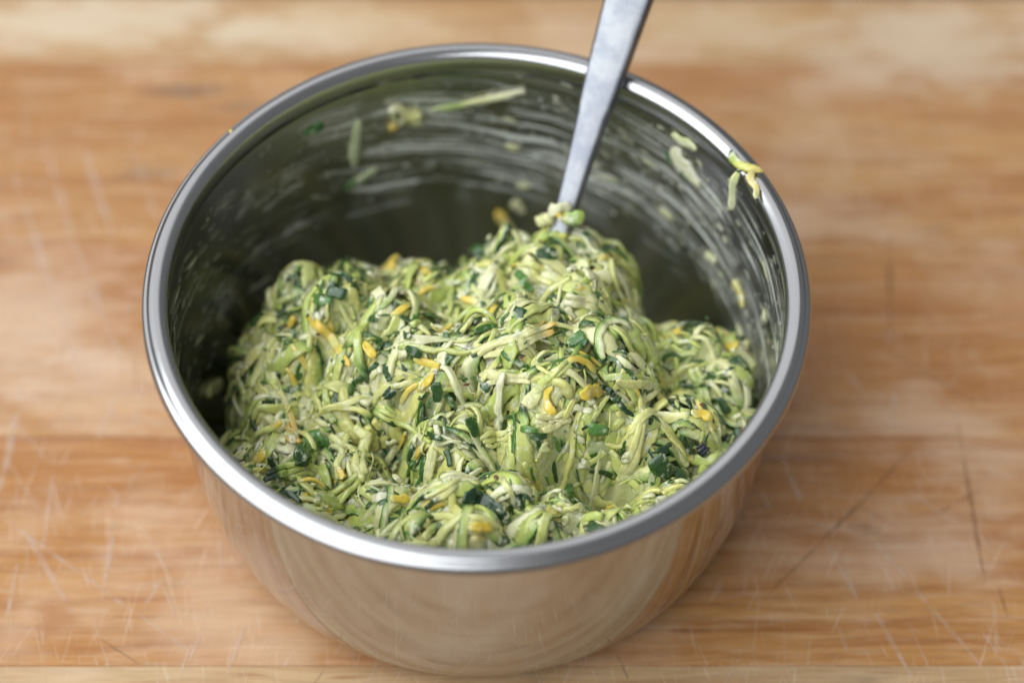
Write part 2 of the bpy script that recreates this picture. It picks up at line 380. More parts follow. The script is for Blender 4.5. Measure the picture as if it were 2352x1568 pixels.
def hnorm(x, y):
    gx, gy = hgrad(x, y); n = np.stack([-gx, -gy, np.ones_like(gx)], -1)
    return n / np.linalg.norm(n, axis=-1, keepdims=True)
def on_food(px, py):
    d = ray(px, py); ts = np.arange(.43, .64, .0006); P = CPOS + ts[:, None] * d
    h = hf(P[:, 0], P[:, 1]); food = h > z_in(np.hypot(P[:, 0], P[:, 1])) + .002
    gap = np.where(food, P[:, 2] - h, 9.)
    if (gap < 0).any(): return P[int(np.argmax(gap < 0))], 0.
    i = int(np.argmin(gap)); return P[i], float(gap[i])
def on_wall(px, py):
    d = ray(px, py); ts = np.arange(.48, .70, .0002); P = CPOS + ts[:, None] * d
    r = np.hypot(P[:, 0], P[:, 1]); hit = (r > r_in(np.clip(P[:, 2], .0, .0758))) & (P[:, 2] < .076) & (P[:, 1] > -.03) & (P[:, 2] > 0)
    hit |= (P[:, 2] < z_in(r)) & (r < .07)
    i = int(np.argmax(hit)); p = P[i]; r = math.hypot(p[0], p[1])
    n = np.array([-p[0] / r, -p[1] / r, 0.08]); return p, n / np.linalg.norm(n)

FLESH = [(.71, .71, .31), (.63, .67, .24), (.76, .75, .41), (.72, .70, .26), (.52, .60, .17), (.80, .79, .51)]
DARK = (.012, .048, .018); MID = (.08, .21, .04); LIME = (.34, .48, .13); YEL = (.84, .60, .09); CREAM = (.78, .76, .56)
def lerp(a, b, t): return np.asarray(a) + (np.asarray(b) - np.asarray(a)) * t
RING = 10
_a = np.linspace(0, 2 * np.pi, RING, endpoint=False)
_cx = np.sign(np.cos(_a)) * np.abs(np.cos(_a)) ** .55; _cy = np.sign(np.sin(_a)) * np.abs(np.sin(_a)) ** .55
_FC = {}
def _faces(n):
    if n not in _FC:
        fs = []
        for i in range(n - 1):
            for q in range(RING):
                q2 = (q + 1) % RING; fs.append((i * RING + q, i * RING + q2, (i + 1) * RING + q2, (i + 1) * RING + q))
        A, B = n * RING, n * RING + 1
        for q in range(RING):
            q2 = (q + 1) % RING; fs.append((A, q2, q)); fs.append((B, (n - 1) * RING + q, (n - 1) * RING + q2))
        _FC[n] = fs
    return _FC[n]
def sweep(path, norms, w, t, rough=.14, taper=(.35, .35), twist=0.0, seed=0, colf=None):
    """ragged strip along a path; returns verts, faces, colours"""
    path = np.asarray(path, float); n = len(path); r = np.random.default_rng(seed)
    tan = np.gradient(path, axis=0); tan /= np.linalg.norm(tan, axis=1, keepdims=True) + 1e-12
    nr = np.asarray(norms, float); nr = nr - tan * np.sum(nr * tan, 1, keepdims=True); nr /= np.linalg.norm(nr, axis=1, keepdims=True) + 1e-12
    bi = np.cross(tan, nr)
    u = np.linspace(0, 1, n)
    if twist:
        c, s = np.cos(twist * (u - .5))[:, None], np.sin(twist * (u - .5))[:, None]
        nr, bi = nr * c + bi * s, bi * c - nr * s
    prof = np.minimum(1, taper[0] + (1 - taper[0]) * np.minimum(1, u / .2) ** .6) * np.minimum(1, taper[1] + (1 - taper[1]) * np.minimum(1, (1 - u) / .2) ** .6)
    k = max(3, n // 3)
    def wav(): return np.interp(u, np.linspace(0, 1, k), r.uniform(-1, 1, k))
    prof = prof * (1 + rough * 1.5 * wav())
    lat = wav() * rough * w * .9; ver = wav() * rough * t * 1.2
    X = (prof[:, None] * w / 2) * _cx[None] * (1 + rough * .5 * r.normal(0, 1, (n, RING)) + rough * .9 * r.normal(0, 1, (1, RING))) + lat[:, None]
    Y = (prof[:, None] ** .5 * t / 2) * _cy[None] * (1 + rough * .5 * r.normal(0, 1, (n, RING)) + rough * 1.1 * r.normal(0, 1, (1, RING))) + ver[:, None]
    V = path[:, None] + bi[:, None] * X[..., None] + nr[:, None] * Y[..., None]
    q = V * 950 + seed * 1.37
    dn = vnoise(q[..., 0], q[..., 1], q[..., 2], 3) + .55 * vnoise(q[..., 0] * 2.3, q[..., 1] * 2.3, q[..., 2] * 2.3, 4)
    V = V + (bi[:, None] * _cx[None, :, None] * w * .5 + nr[:, None] * _cy[None, :, None] * t * .42) * (dn * rough * 1.35)[..., None]
    e0, e1 = V[0].mean(0), V[-1].mean(0)
    V = np.concatenate([V.reshape(-1, 3), [e0 - tan[0] * t * .15, e1 + tan[-1] * t * .15]])
    C = np.broadcast_to(colf(u[:, None], _cx[None], _cy[None]), (n, RING, 3))
    C = np.concatenate([C.reshape(-1, 3), C[0, :1], C[-1, :1]])
    C = C * (1 + .06 * r.normal(0, 1, (len(C), 1)))
    sl = np.concatenate([[0], np.cumsum(np.linalg.norm(np.diff(path, axis=0), axis=1))])
    T = np.stack(np.broadcast_arrays(sl[:, None], _cx[None] * w / 2, _cy[None] * t / 2), -1).reshape(-1, 3)
    T = np.concatenate([T, T[:1], T[-1:]]) + (seed % 977) * .0131
    V[:, 2] = np.where((np.hypot(V[:, 0], V[:, 1]) < .0735) & (V[:, 2] < .0014), .0014, V[:, 2])
    rr = np.hypot(V[:, 0], V[:, 1]); inb = (V[:, 2] < .076) & (V[:, 2] > 0); lim = r_in(np.clip(V[:, 2], .0015, .0758)) - .0002
    f_ = np.where(inb & (rr > lim), lim / np.maximum(rr, 1e-6), 1); V[:, :2] *= f_[:, None]
    return V, _faces(n), np.concatenate([np.clip(C, .003, .85), T], 1)
def ramp_c(u, stops):
    xs = [a for a, _ in stops]
    return np.stack([np.interp(u, xs, [c[k] for _, c in stops]) for k in range(3)], -1)
def col_flesh(r, ptip=.5):
    base = np.array(FLESH[r.integers(len(FLESH))]) * r.uniform(.88, 1.06)
    k = r.random(); tip = r.uniform(.05, .18); fl = r.random() < .5; skin = lerp(DARK, MID, r.random() * .6)
    def f(u, cx, cy):
        uu = 1 - u if fl else u
        uu = uu + .04 * cx; z = np.zeros_like(uu + cy)
        if k < ptip * .55: return ramp_c(uu + z, [(tip, skin), (tip + .03, LIME), (tip * 2.4 + .03, base)])
        if k < ptip * .7: return ramp_c(uu + z, [(0, YEL), (tip, YEL), (tip * 2 + .02, base)])
        if k < ptip: return ramp_c(cx + uu * 0 + z, [(.1, base), (.5, LIME), (.75, skin)])
        return ramp_c(uu + z, [(0, base), (1, base)])
    return f
def col_solid(top, under=None, r=None):
    under = under if under is not None else top
    return lambda u, cx, cy: ramp_c(cy + u * 0, [(-.3, under), (-.1, top)])
def col_ramp(stops):
    return lambda u, cx, cy: ramp_c(u + cx * 0, stops)

def drape(x, y, a, L, curv, off, bow, n=16):
    """centre lines that lie over the heap, many at once: (M, n, 3) points and normals"""
    x, y, a, L, curv, off, bow = (np.array(v, float) for v in (x, y, a, L, curv, off, bow))
    ds = L / (n - 1); x = x - np.cos(a) * L * .4; y = y - np.sin(a) * L * .4; xs, ys = [], []
    for i in range(n):
        xs.append(x); ys.append(y)
        gx, gy = hgrad(x, y); sl = gx * np.cos(a) + gy * np.sin(a)
        st = ds / np.sqrt(1 + np.minimum(sl * sl, 9))
        x = x + np.cos(a) * st; y = y + np.sin(a) * st; a = a + curv * ds
    xs = np.stack(xs, 1); ys = np.stack(ys, 1); h = hf(xs, ys)
    hp = np.pad(h, ((0, 0), (2, 2)), 'edge'); h = sum(hp[:, k:k + n] * wk for k, wk in enumerate((.15, .2, .3, .2, .15)))
    N = hnorm(xs, ys); N = (N + N.mean(1, keepdims=True)) / 2
    u = np.linspace(-1, 1, n); o = off[:, None] + bow[:, None] * (u * u - .33)
    P = np.stack([xs, ys, h], -1) + N * o[..., None]
    P[..., 2] = np.maximum(P[..., 2], z_in(np.hypot(xs, ys)) + .0008)
    rr = np.hypot(P[..., 0], P[..., 1]); lim = r_in(np.clip(P[..., 2], 0, .075)) - .0008
    k = np.minimum(1, lim / np.maximum(rr, 1e-6)); P[..., :2] *= k[..., None]
    return P, N

mix_ = tag(empty('zucchini_mixture', (0, 0, .0012)), 'heap of grated green and yellow zucchini mixed with pale batter inside the bowl', 'food')
def place(name, V, fs, C, parent=mix_, mat=None):
    if parent is not None: V = V - np.array(parent.location)
    return link(name, V, fs, mat or M_FOOD, parent, cols=C)

# random shreds lying over the heap
VIEW = -F
ALL = []
def gen(kind, count, seed0):
    r = np.random.default_rng(seed0); M = count * 8
    rad_ = .072 * np.sqrt(r.random(M)); an = r.random(M) * 2 * np.pi; x, y = rad_ * np.cos(an), rad_ * np.sin(an)
    h = hf(x, y); gx, gy = hgrad(x, y); ok = np.nonzero((h > z_in(rad_) + .004) & (r.random(M) * 3.6 < np.sqrt(1 + gx * gx + gy * gy)))[0][:count]; x, y, h = x[ok], y[ok], h[ok]; m = len(x)
    U = lambda a, b: r.uniform(a, b, m); G = lambda a, b: r.normal(a, b, m)
    a = CLA[cell(x, y)[1]] + G(0, .38) + np.where(r.random(m) < .16, r.uniform(.6, 2.2, m), 0) + np.where(r.random(m) < .5, np.pi, 0)
    if kind == 'shred': L, w, t, cv, off, bow, n, tw, ro = U(.009, .024), .0011 + .0034 * r.random(m) ** 2.4, U(.0008, .0015), G(0, 48), U(-.0024, .0014), G(-.0012, .0009), 20, G(0, .8), .14
    elif kind == 'long': L, w, t, cv, off, bow, n, tw, ro = U(.016, .032), U(.0014, .0028), U(.0009, .0015), G(0, 70), U(.0008, .0021), G(-.0007, .0011), 26, G(0, 1.2), .13
    elif kind == 'string': L, w, cv, off, bow, n, tw, ro = U(.007, .017), U(.0007, .0013), G(0, 80), U(-.0003, .0014), G(-.0006, .0009), 12, G(0, .1), .2; t = w * .8
    elif kind == 'thread': L, w, cv, off, bow, n, tw, ro = U(.004, .012), U(.00028, .0006), G(0, 110), U(.0006, .0022), G(-.0004, .0010), 12, G(0, .1), .22; t = w * .9
    elif kind == 'peel': L, w, t, cv, off, bow, n, tw, ro = U(.0030, .0105), .0006 + .0015 * r.random(m) ** 2, U(.00025, .0005), G(0, 80), U(.0000, .0019), G(0, .0008), 9, G(0, .6), .15
    elif kind == 'yellow': L, w, t, cv, off, bow, n, tw, ro = U(.0035, .0100), U(.0010, .0024), U(.0005, .0009), G(0, 90), U(.0000, .0022), G(0, .0006), 8, G(0, .5), .14
    elif kind == 'crumb': L, w, cv, off, bow, n, tw, ro = U(.0014, .0042), U(.0010, .0028), G(0, 1), U(.0002, .0024), G(0, .0001), 6, G(0, .1), .26; t = w * .5
    else: L, w, cv, off, bow, n, tw, ro = U(.0006, .0018), U(.0004, .0010), G(0, 1), U(.0008, .0026), G(0, .0001), 4, G(0, .1), .2; t = w * .6
    P, N = drape(x, y, a, L, cv, off, bow, n); facing = np.maximum((hnorm(x, y) @ VIEW), .02)
    stray = (hf(P[..., 0], P[..., 1]) < z_in(np.hypot(P[..., 0], P[..., 1])) + .0015).mean(1)
    pr_ = np.hypot(P[..., 0], P[..., 1]); wild = ((z_in(pr_) - hf(P[..., 0], P[..., 1]) > .003) | (pr_ > .0715)).any(1)
    res = []
    for i in range(m):
        if stray[i] > .2 or wild[i]: continue
        if kind in ('shred', 'long'): c, tp = col_flesh(r, .66), (r.uniform(.45, 1), r.uniform(.45, 1))
        elif kind in ('string', 'thread'): c, tp = col_flesh(r, .10), (.6, .4)
        elif kind == 'peel':
            k = lerp(DARK, MID, r.random() ** 1.6); c, tp = col_solid(k, lerp(k, LIME, .6)), (.5, .5)
        elif kind == 'yellow': c, tp = col_ramp([(0, FLESH[0]), (.12, lerp(YEL, FLESH[0], .3)), (.3, YEL), (.5 + .3 * r.random(), lerp(YEL, FLESH[0], r.random() * .6)), (1, FLESH[0])]), (.5, .5)
        elif kind == 'crumb': c, tp = col_solid(lerp(CREAM, FLESH[1], r.random() * .7)), (.5, .5)
        else: c, tp = col_solid(lerp(DARK, MID, r.random()) if r.random() < .85 else np.array((.16, .05, .025))), (.5, .5)
        o = sweep(P[i], N[i], w[i], t[i], ro, tp, tw[i], seed0 * 7919 + i, c)
        ALL.append(o); res.append((facing[i] * L[i] * w[i] * (1 + 350 * off[i]), o))
    res.sort(key=lambda q: -q[0])
    return [q[1] for q in res]
def emit(items, one, many, keep=300):
    for V, fs, C in items[:keep]: place(one, V, fs, C)
    rest = items[keep:]
    if rest:
        vs, ff, cc, b = [], [], [], 0
        for V, fs, C in rest:
            vs.append(V); cc.append(C); ff += [tuple(i + b for i in f) for f in fs]; b += len(V)
        o = place(many, np.concatenate(vs), ff, np.concatenate(cc)); o['kind'] = 'stuff'

# pieces that can be told apart in the photograph, laid where they lie on the heap
HERO = []
def hero(name, pts, w, t, col, lift=.0016, rough=.14, taper=(.4, .4), twist=0.0, n=22, ends=(0, 0)):
    hit = [on_food(*p[:2]) for p in pts]
    Q = np.array([p for p, g in hit])
    if min(0.1, max(g for p, g in hit)) > .009 or np.linalg.norm(np.diff(Q, axis=0), axis=1).max() > .0145: print('hero misses', pts[0], [round(g, 4) for p, g in hit]); return
    N = hnorm(Q[:, 0], Q[:, 1])
    if len(Q) == 2: Q = np.array([Q[0], (Q[0] + Q[1]) / 2, Q[1]]); N = np.array([N[0], (N[0] + N[1]) / 2, N[1]])
    # keep the depth of the chain smooth
    cum = np.concatenate([[0], np.cumsum(np.linalg.norm(np.diff(Q, axis=0), axis=1))]); s = np.linspace(0, cum[-1], n)
    P = np.stack([np.interp(s, cum, Q[:, i]) for i in range(3)], 1); NN = np.stack([np.interp(s, cum, N[:, i]) for i in range(3)], 1)
    for _ in range(3):
        P[1:-1] = (P[:-2] + 2 * P[1:-1] + P[2:]) / 4; NN[1:-1] = (NN[:-2] + 2 * NN[1:-1] + NN[2:]) / 4
    NN = NN * .5 + VIEW * .5
    hz = hf(P[:, 0], P[:, 1]); gap = np.clip(hz - P[:, 2], 0, .004)
    u = np.linspace(0, 1, n); li = lift + ends[0] * np.clip(1 - u / .35, 0, 1) ** 2 + ends[1] * np.clip(1 - (1 - u) / .35, 0, 1) ** 2
    P = P + VIEW * (li + gap * .8)[:, None]
    if name == 'squash_peel': t *= .6; w *= .85; rough = .10
    if name == 'zucchini_peel': t *= .75; taper = (.75, .7); rough = .15
    if name == 'zucchini_shred' and w > .0025:
        # a wider piece lies as a bundle of limp fibrous shreds stuck side by side
        k = 3 if w > .0034 else 2; r = np.random.default_rng(900 + len(HERO)); tan = np.gradient(P, axis=0); tan /= np.linalg.norm(tan, axis=1, keepdims=True); bi = np.cross(tan, NN); bi /= np.linalg.norm(bi, axis=1, keepdims=True)
        for q in range(k):
            a, b = int(r.integers(0, 4)), n - int(r.integers(0, 4)); f = (q - (k - 1) / 2) / k; m_ = b - a
            wob = np.interp(np.linspace(0, 1, m_), np.linspace(0, 1, 5), r.normal(0, .16, 5)); fan = np.linspace(-1, 1, m_) * r.normal(0, .22)
            PP = P[a:b] + bi[a:b] * ((f * .95 + wob + fan) * w)[:, None] - VIEW * (lift * .35 + r.uniform(-.0003, .0004))
            o = sweep(PP, NN[a:b], w / k * r.uniform(.95, 1.35), t * .72, .13, (r.uniform(.6, 1), r.uniform(.6, 1)), r.normal(0, .5), 500 + 7 * len(HERO) + q, col); ALL.append(o); HERO.append((name, o))
        return
    o = sweep(P, NN, w, t, rough, taper, twist, 500 + len(HERO), col); ALL.append(o); HERO.append((name, o))
FL = FLESH; PALE = (.70, .68, .35)
zs, zp, sq = 'zucchini_shred', 'zucchini_peel', 'squash_peel'
hero(zs, [(610, 750), (619, 826), (640, 903), (665, 950), (671, 985), (674, 1012)], .0029, .0016, col_ramp([(0, FL[2]), (.45, FL[0]), (.7, (.72, .48, .14)), (1, (.74, .46, .08))]), .003)
hero(sq, [(701, 704), (725, 744), (759, 771), (792, 823), (804, 841)], .0027, .0012, col_ramp([(0, YEL), (.35, YEL), (.5, (.7, .55, .15)), (.62, FL[0]), (.8, YEL), (1, YEL)]), .0024)
hero(sq, [(913, 588), (883, 636)], .0032, .0014, col_ramp([(0, YEL), (.5, YEL), (1, FL[0])]), .002, ends=(.002, 0))
hero(sq, [(838, 783), (862, 820)], .0026, .0014, col_solid(YEL), .0024)
hero(sq, [(1008, 832), (987, 874), (959, 899)], .0020, .0010, col_solid(YEL), .0028)
hero(sq, [(1060, 686), (1099, 692)], .0022, .0012, col_ramp([(0, YEL), (.5, YEL), (1, FL[2])]), .0024)
hero(zp, [(926, 670), (938, 738)], .0012, .0007, col_solid(DARK, MID), .0026)
hero(zs, [(1075, 815), (1110, 800), (1180, 786), (1241, 768), (1280, 752)], .0042, .0018, col_ramp([(0, PALE), (.75, PALE), (.9, (.78, .62, .28)), (1, (.8, .5, .1))]), .0030)
hero(zs, [(1220, 640), (1250, 695), (1282, 736)], .0023, .0014, col_ramp([(0, LIME), (.1, FL[0]), (1, PALE)]), .004)
hero(zp, [(1185, 625), (1205, 650), (1222, 668)], .0026, .0008, col_solid(MID, LIME), .0036)
hero(zs, [(1236, 655), (1308, 650), (1360, 668), (1405, 690)], .0040, .0017, col_ramp([(0, FL[4]), (.3, LIME), (.34, DARK), (.55, DARK), (.6, LIME), (.85, FL[4]), (.93, DARK), (1, DARK)]), .003)
hero(zs, [(1278, 604), (1332, 640), (1396, 672)], .0032, .0016, col_ramp([(0, CREAM), (.6, PALE), (.8, LIME), (1, LIME)]), .003)
hero(zs, [(1300, 716), (1345, 735), (1390, 742), (1432, 737), (1478, 744)], .0034, .0016, col_ramp([(0, PALE), (1, PALE)]), .0030, taper=(.5, .18), ends=(0, .006))
hero(zs, [(1290, 700), (1340, 695), (1395, 712)], .0032, .0016, col_ramp([(0, CREAM), (.5, PALE), (1, LIME)]), .003)
hero(zp, [(1318, 770), (1336, 800)], .0052, .0010, col_ramp([(0, MID), (1, (.03, .10, .025))]), .0042, taper=(.7, .7), rough=.14)
hero(zp, [(1298, 806), (1284, 838), (1270, 880)], .0024, .0009, col_ramp([(0, (.10, .30, .05)), (.6, MID), (1, DARK)]), .0042, rough=.14)
hero(zs, [(1358, 804), (1320, 826), (1280, 852), (1250, 880)], .0026, .0015, col_ramp([(0, MID), (.2, LIME), (.6, FL[1]), (1, FL[1])]), .0036)
hero(zp, [(1381, 884), (1408, 899), (1426, 932), (1453, 955)], .0012, .0008, col_solid(DARK), .0034)
hero(sq, [(1333, 912), (1358, 898), (1384, 897)], .0036, .0012, col_ramp([(0, YEL), (.6, YEL), (1, (.78, .6, .2))]), .003)
hero(sq, [(1256, 920), (1272, 953)], .0026, .0012, col_solid(YEL), .003)
hero(sq, [(1640, 762), (1662, 772), (1686, 800)], .0042, .0014, col_solid(YEL), .0030)
hero(sq, [(1585, 947), (1612, 950), (1632, 962)], .0028, .0012, col_ramp([(0, FL[0]), (.4, YEL), (1, YEL)]), .003)
for i, (dx, dy) in enumerate(((0, 0), (17, 6), (34, 18), (-16, 10))):
    hero(zs, [(1498 + dx, 885 + dy), (1486 + dx, 976 + dy), (1463 + dx * .9, 1050 + dy), (1431 + dx, 1095 + dy * .5)], .0022 + .0004 * (i % 2), .0015, col_ramp([(0, FL[i]), (1, PALE)]), .0026 + .0006 * (i % 3))
hero(zp, [(1066, 1136), (1100, 1146), (1130, 1164), (1166, 1200)], .0036, .0007, col_ramp([(0, DARK), (.3, DARK), (.9, DARK), (1, MID)]), .0036, rough=.10)
hero(zs, [(1060, 1152), (1090, 1166), (1130, 1190)], .0040, .0014, col_ramp([(0, MID), (.5, LIME), (1, MID)]), .0034)
hero(zs, [(976, 1236), (1000, 1208), (1045, 1194), (1114, 1204), (1156, 1230)], .0052, .0022, col_ramp([(0, FL[0]), (1, FL[0])]), .0030)
hero(sq, [(1082, 1203), (1130, 1207)], .0026, .0010, col_solid(YEL), .0052)
hero(zs, [(715, 1155), (765, 1146), (811, 1119), (838, 1090)], .0038, .0014, col_ramp([(0, FL[1]), (1, FL[4])]), .0034)
hero(zs, [(612, 1106), (630, 1093), (659, 1078), (707, 1072), (735, 1093)], .0036, .0015, col_ramp([(0, DARK), (.2, DARK), (.27, LIME), (.5, FL[4]), (1, FL[1])]), .0032)
hero(zp, [(694, 1068), (701, 1031), (726, 1003), (748, 1010)], .0042, .0009, col_ramp([(0, DARK), (.5, MID), (1, (.1, .25, .06))]), .0042, rough=.14)
hero(zp, [(752, 1005), (746, 1040), (738, 1075)], .0022, .0009, col_ramp([(0, (.10, .25, .06)), (.5, DARK), (1, MID)]), .0042, rough=.14)
hero(zs, [(798, 985), (812, 1037), (798, 1095)], .0066, .0036, col_solid(FL[0]), .0030, rough=.14, taper=(.7, .6))
hero(zs, [(838, 976), (868, 991), (872, 1030)], .0048, .0028, col_solid(FL[3]), .0030, rough=.14, taper=(.6, .6))
hero(zs, [(898, 1050), (882, 1092), (862, 1120)], .0036, .0022, col_solid(FL[2]), .0028)
hero(zs, [(524, 1002), (568, 1052), (628, 1078)], .0052, .0024, col_ramp([(0, (.66, .55, .14)), (.3, FL[0]), (1, FL[1])]), .0020)
hero(zp, [(549, 906), (575, 917), (606, 923)], .0012, .0008, col_solid(DARK), .0022)
hero(zs, [(560, 890), (600, 900), (640, 915)], .0060, .0018, col_solid(FL[1]), .0014)
hero(zs, [(686, 928), (722, 950), (762, 972)], .0027, .0015, col_solid(FL[2]), .0026)
hero(zs, [(575, 953), (610, 976), (645, 1000)], .0025, .0015, col_solid(FL[2]), .0026)
hero(zs, [(862, 930), (905, 952), (947, 976), (1004, 1010)], .0036, .0017, col_ramp([(0, LIME), (.2, FL[1]), (1, FL[4])]), .0028)
hero(zp, [(890, 895), (904, 910)], .0030, .0009, col_solid(DARK, MID), .004, rough=.14)
hero(sq, [(781, 1068), (791, 1096)], .0020, .0010, col_solid(YEL), .0060)
hero(sq, [(899, 1143), (941, 1142)], .0024, .0011, col_ramp([(0, FL[0]), (.3, YEL), (1, YEL)]), .0036)
hero(sq, [(752, 1158), (762, 1178)], .0017, .0010, col_solid(YEL), .0034)
hero(zs, [(1332, 1230), (1341, 1201), (1378, 1164), (1423, 1152)], .0036, .0018, col_solid((.68, .63, .24)), .0030)
hero(sq, [(1390, 1168), (1412, 1158)], .0020, .0009, col_solid(YEL), .0052)
hero(sq, [(1448, 1174), (1468, 1180)], .0022, .0010, col_solid(YEL), .0036)
for (x, y, w, a) in ((1368, 1207, .0034, .3), (1308, 1134, .0032, 1.2), (1520, 1070, .0050, .9), (1548, 1120, .0042, .2), (1236, 1002, .0018, 0), (1374, 988, .0030, .1), (1255, 583, .0034, 0), (896, 968, .0014, .6),
                     (1113, 880, .0026, 1.3), (1005, 900, .0030, 1.5), (890, 855, .0022, 1.2), (1030, 1050, .0020, 1.2), (742, 690, .0030, .3), (775, 672, .0030, .3), (1160, 690, .0026, 1.3), (1140, 1090, .0034, 1.4),
                     (950, 810, .0024, .5), (1215, 985, .0018, .1), (1660, 930, .0024, .9), (1695, 1000, .0022, 1.2), (1470, 640, .0020, 1.1), (1430, 655, .0022, 1.2), (1610, 690, .003, 1.), (1480, 885, .0026, .4), (1085, 980, .0032, 1.2),
                     (1310, 655, .003, .5), (1480, 610, .002, .8), (925, 770, .0022, .2), (850, 730, .0022, .4), (860, 650, .0022, 1.), (1000, 1000, .0018, .3), (1560, 1090, .0034, .8)):
    L = 13 * (1 + w / .004); c = lerp(DARK, MID, .2) if rng.random() < .6 else MID
    hero(zp, [(x - math.cos(a) * L, y - math.sin(a) * L), (x + math.cos(a) * L, y + math.sin(a) * L)], w * .85, .0005, col_solid(c, MID), .0030, rough=.14, taper=(.55, .55), n=8)
hero(zs, [(1107, 1018), (1140, 1010), (1176, 996)], .0036, .0018, col_solid(FL[0]), .0032)
hero(zs, [(972, 1166), (1000, 1146), (1040, 1122), (1090, 1100)], .0036, .0018, col_ramp([(0, DARK), (.12, DARK), (.16, FL[0]), (1, PALE)]), .0038)
hero(zs, [(932, 825), (975, 795), (1019, 766)], .0026, .0014, col_ramp([(0, DARK), (.15, MID), (.4, LIME), (1, FL[4])]), .0034)
hero(zs, [(1030, 745), (1036, 780), (1038, 815)], .0030, .0015, col_ramp([(0, MID), (.2, LIME), (.5, FL[4]), (1, FL[0])]), .0036)
hero(zs, [(1185, 530), (1210, 576)], .0026, .0014, col_solid(FL[2]), .002)
hero(zs, [(1265, 530), (1277, 545), (1287, 560)], .0050, .0030, col_ramp([(0, LIME), (1, (.55, .56, .14))]), .003, rough=.14, taper=(.7, .7))
hero(zs, [(1385, 592), (1410, 612), (1436, 655)], .0062, .0030, col_ramp([(0, (.62, .58, .18)), (1, FL[1])]), .002)
hero(zs, [(1050, 640), (1085, 650), (1120, 675)], .0042, .0020, col_ramp([(0, LIME), (.4, FL[4]), (1, FL[2])]), .002)
hero(zs, [(940, 610), (1000, 645), (1060, 672)], .0030, .0015, col_solid(FL[2]), .002)
hero(zs, [(1500, 775), (1550, 790), (1620, 815)], .0040, .0022, col_ramp([(0, FL[1]), (1, FL[4])]), .002)
hero(zs, [(1560, 770), (1610, 768), (1660, 790)], .0026, .0015, col_solid(FL[1]), .002)
hero(zs, [(1585, 840), (1610, 880), (1625, 930)], .0032, .0016, col_ramp([(0, FL[1]), (.5, LIME), (1, FL[0])]), .003)
hero(zs, [(1655, 715), (1668, 740), (1690, 755)], .0036, .0024, col_solid(CREAM), .003, rough=.2)
hero(zs, [(1600, 1092), (1632, 1060), (1678, 1030)], .0072, .0030, col_ramp([(0, FL[4]), (.5, (.56, .62, .22)), (1, LIME)]), .006, rough=.14, taper=(.6, .6))
hero(zp, [(1603, 1020), (1618, 1042)], .0026, .0010, col_solid((.012, .016, .03)), .004, rough=.14)
hero(zs, [(1160, 855), (1146, 890), (1145, 940), (1155, 965)], .0022, .0014, col_solid(CREAM), .0036)
hero(zs, [(1135, 700), (1150, 735), (1120, 770), (1095, 790)], .0026, .0015, col_solid(PALE), .0032)
hero(zs, [(1095, 870), (1150, 872), (1225, 868)], .0032, .0016, col_solid(PALE), .0030)
hero(zs, [(1260, 850), (1240, 890), (1205, 950)], .0034, .0017, col_ramp([(0, FL[4]), (1, FL[2])]), .003)
hero(zs, [(1230, 980), (1270, 965), (1320, 950)], .0040, .0020, col_solid(PALE), .003)
nshred = 0
for nm, (V, fs, C) in HERO: place(nm, V, fs, C)
nz = sum(1 for a, _ in HERO if a == zs); npel = sum(1 for a, _ in HERO if a == zp); ny = sum(1 for a, _ in HERO if a == sq)
emit(gen('long', 150, 29) + gen('shred', 2200, 21), zs, 'zucchini_shreds', 300 - nz)
emit(gen('string', 190, 22), 'zucchini_string', 'zucchini_strings', 120)
emit(gen('thread', 200, 27), 'zucchini_fibre', 'zucchini_fibres', 0)
emit(gen('peel', 950, 23), zp, 'zucchini_peels', 300 - npel)
emit(gen('yellow', 90, 24), sq, 'squash_peels', 90)
emit(gen('crumb', 260, 25), 'batter_crumb', 'batter_crumbs', 150)
# batter that fills the gaps between the pieces: a sheet sagging between their tops
GN, GS = 300, .0005
ii = (np.arange(GN) - GN / 2) * GS; gx, gy = np.meshgrid(ii, ii, indexing='ij')
top = hf(gx, gy) - .0040; V = np.concatenate([o[0] for o in ALL]); VC = np.concatenate([o[2][:, :3] for o in ALL])
ki = np.clip(np.round(V[:, :2] / GS + GN / 2).astype(int), 0, GN - 1); np.maximum.at(top, (ki[:, 0], ki[:, 1]), V[:, 2])
near = V[:, 2] > top[ki[:, 0], ki[:, 1]] - .0006; cs = np.zeros((GN, GN, 4)); np.add.at(cs, (ki[near, 0], ki[near, 1]), np.concatenate([VC[near], np.ones((near.sum(), 1))], 1))
def blur(a, k, n):
    for _ in range(n):
        for ax in (0, 1): a = sum(np.roll(a, d, ax) for d in range(-k, k + 1)) / (2 * k + 1)
    return a
cs = blur(cs, 1, 2); mixc = cs[..., :3] / np.maximum(cs[..., 3:], 1e-3); mixc = np.where(cs[..., 3:] > .02, mixc, np.array((.60, .60, .24)))
top = blur(top, 1, 2) * .5 + blur(top, 2, 2) * .5
pm = np.clip(fbm(gx * 75, gy * 75, 0, 41, 3) * 2.0 + .2, 0, 1); sg_ = hgrad(gx, gy, .003); sg_ = np.minimum(np.sqrt(1 + sg_[0] ** 2 + sg_[1] ** 2), 3)
gz = top - (.0028 - .0022 * pm) * sg_ + .0006 * fbm(gx * 420, gy * 420, 0, 31, 3) + .0004 * vnoise(gx * 1000, gy * 1000, 0, 36)
low = z_in(np.hypot(gx, gy)); bur = (gz < low + .0006) | (hf(gx, gy) < low + .0012); gz = np.where(bur, low - .0003, gz)
inside = np.hypot(gx, gy) < .0738
C_ = lerp(mixc, (.76, .76, .49), (.24 + .30 * pm)[..., None]) * (1 + .12 * fbm(gx * 260, gy * 260, 0, 3, 2)[..., None])
sp = vnoise(gx * 700, gy * 700, 0, 77); C_ = np.where((sp > .74)[..., None], np.array((.05, .14, .04)), C_)
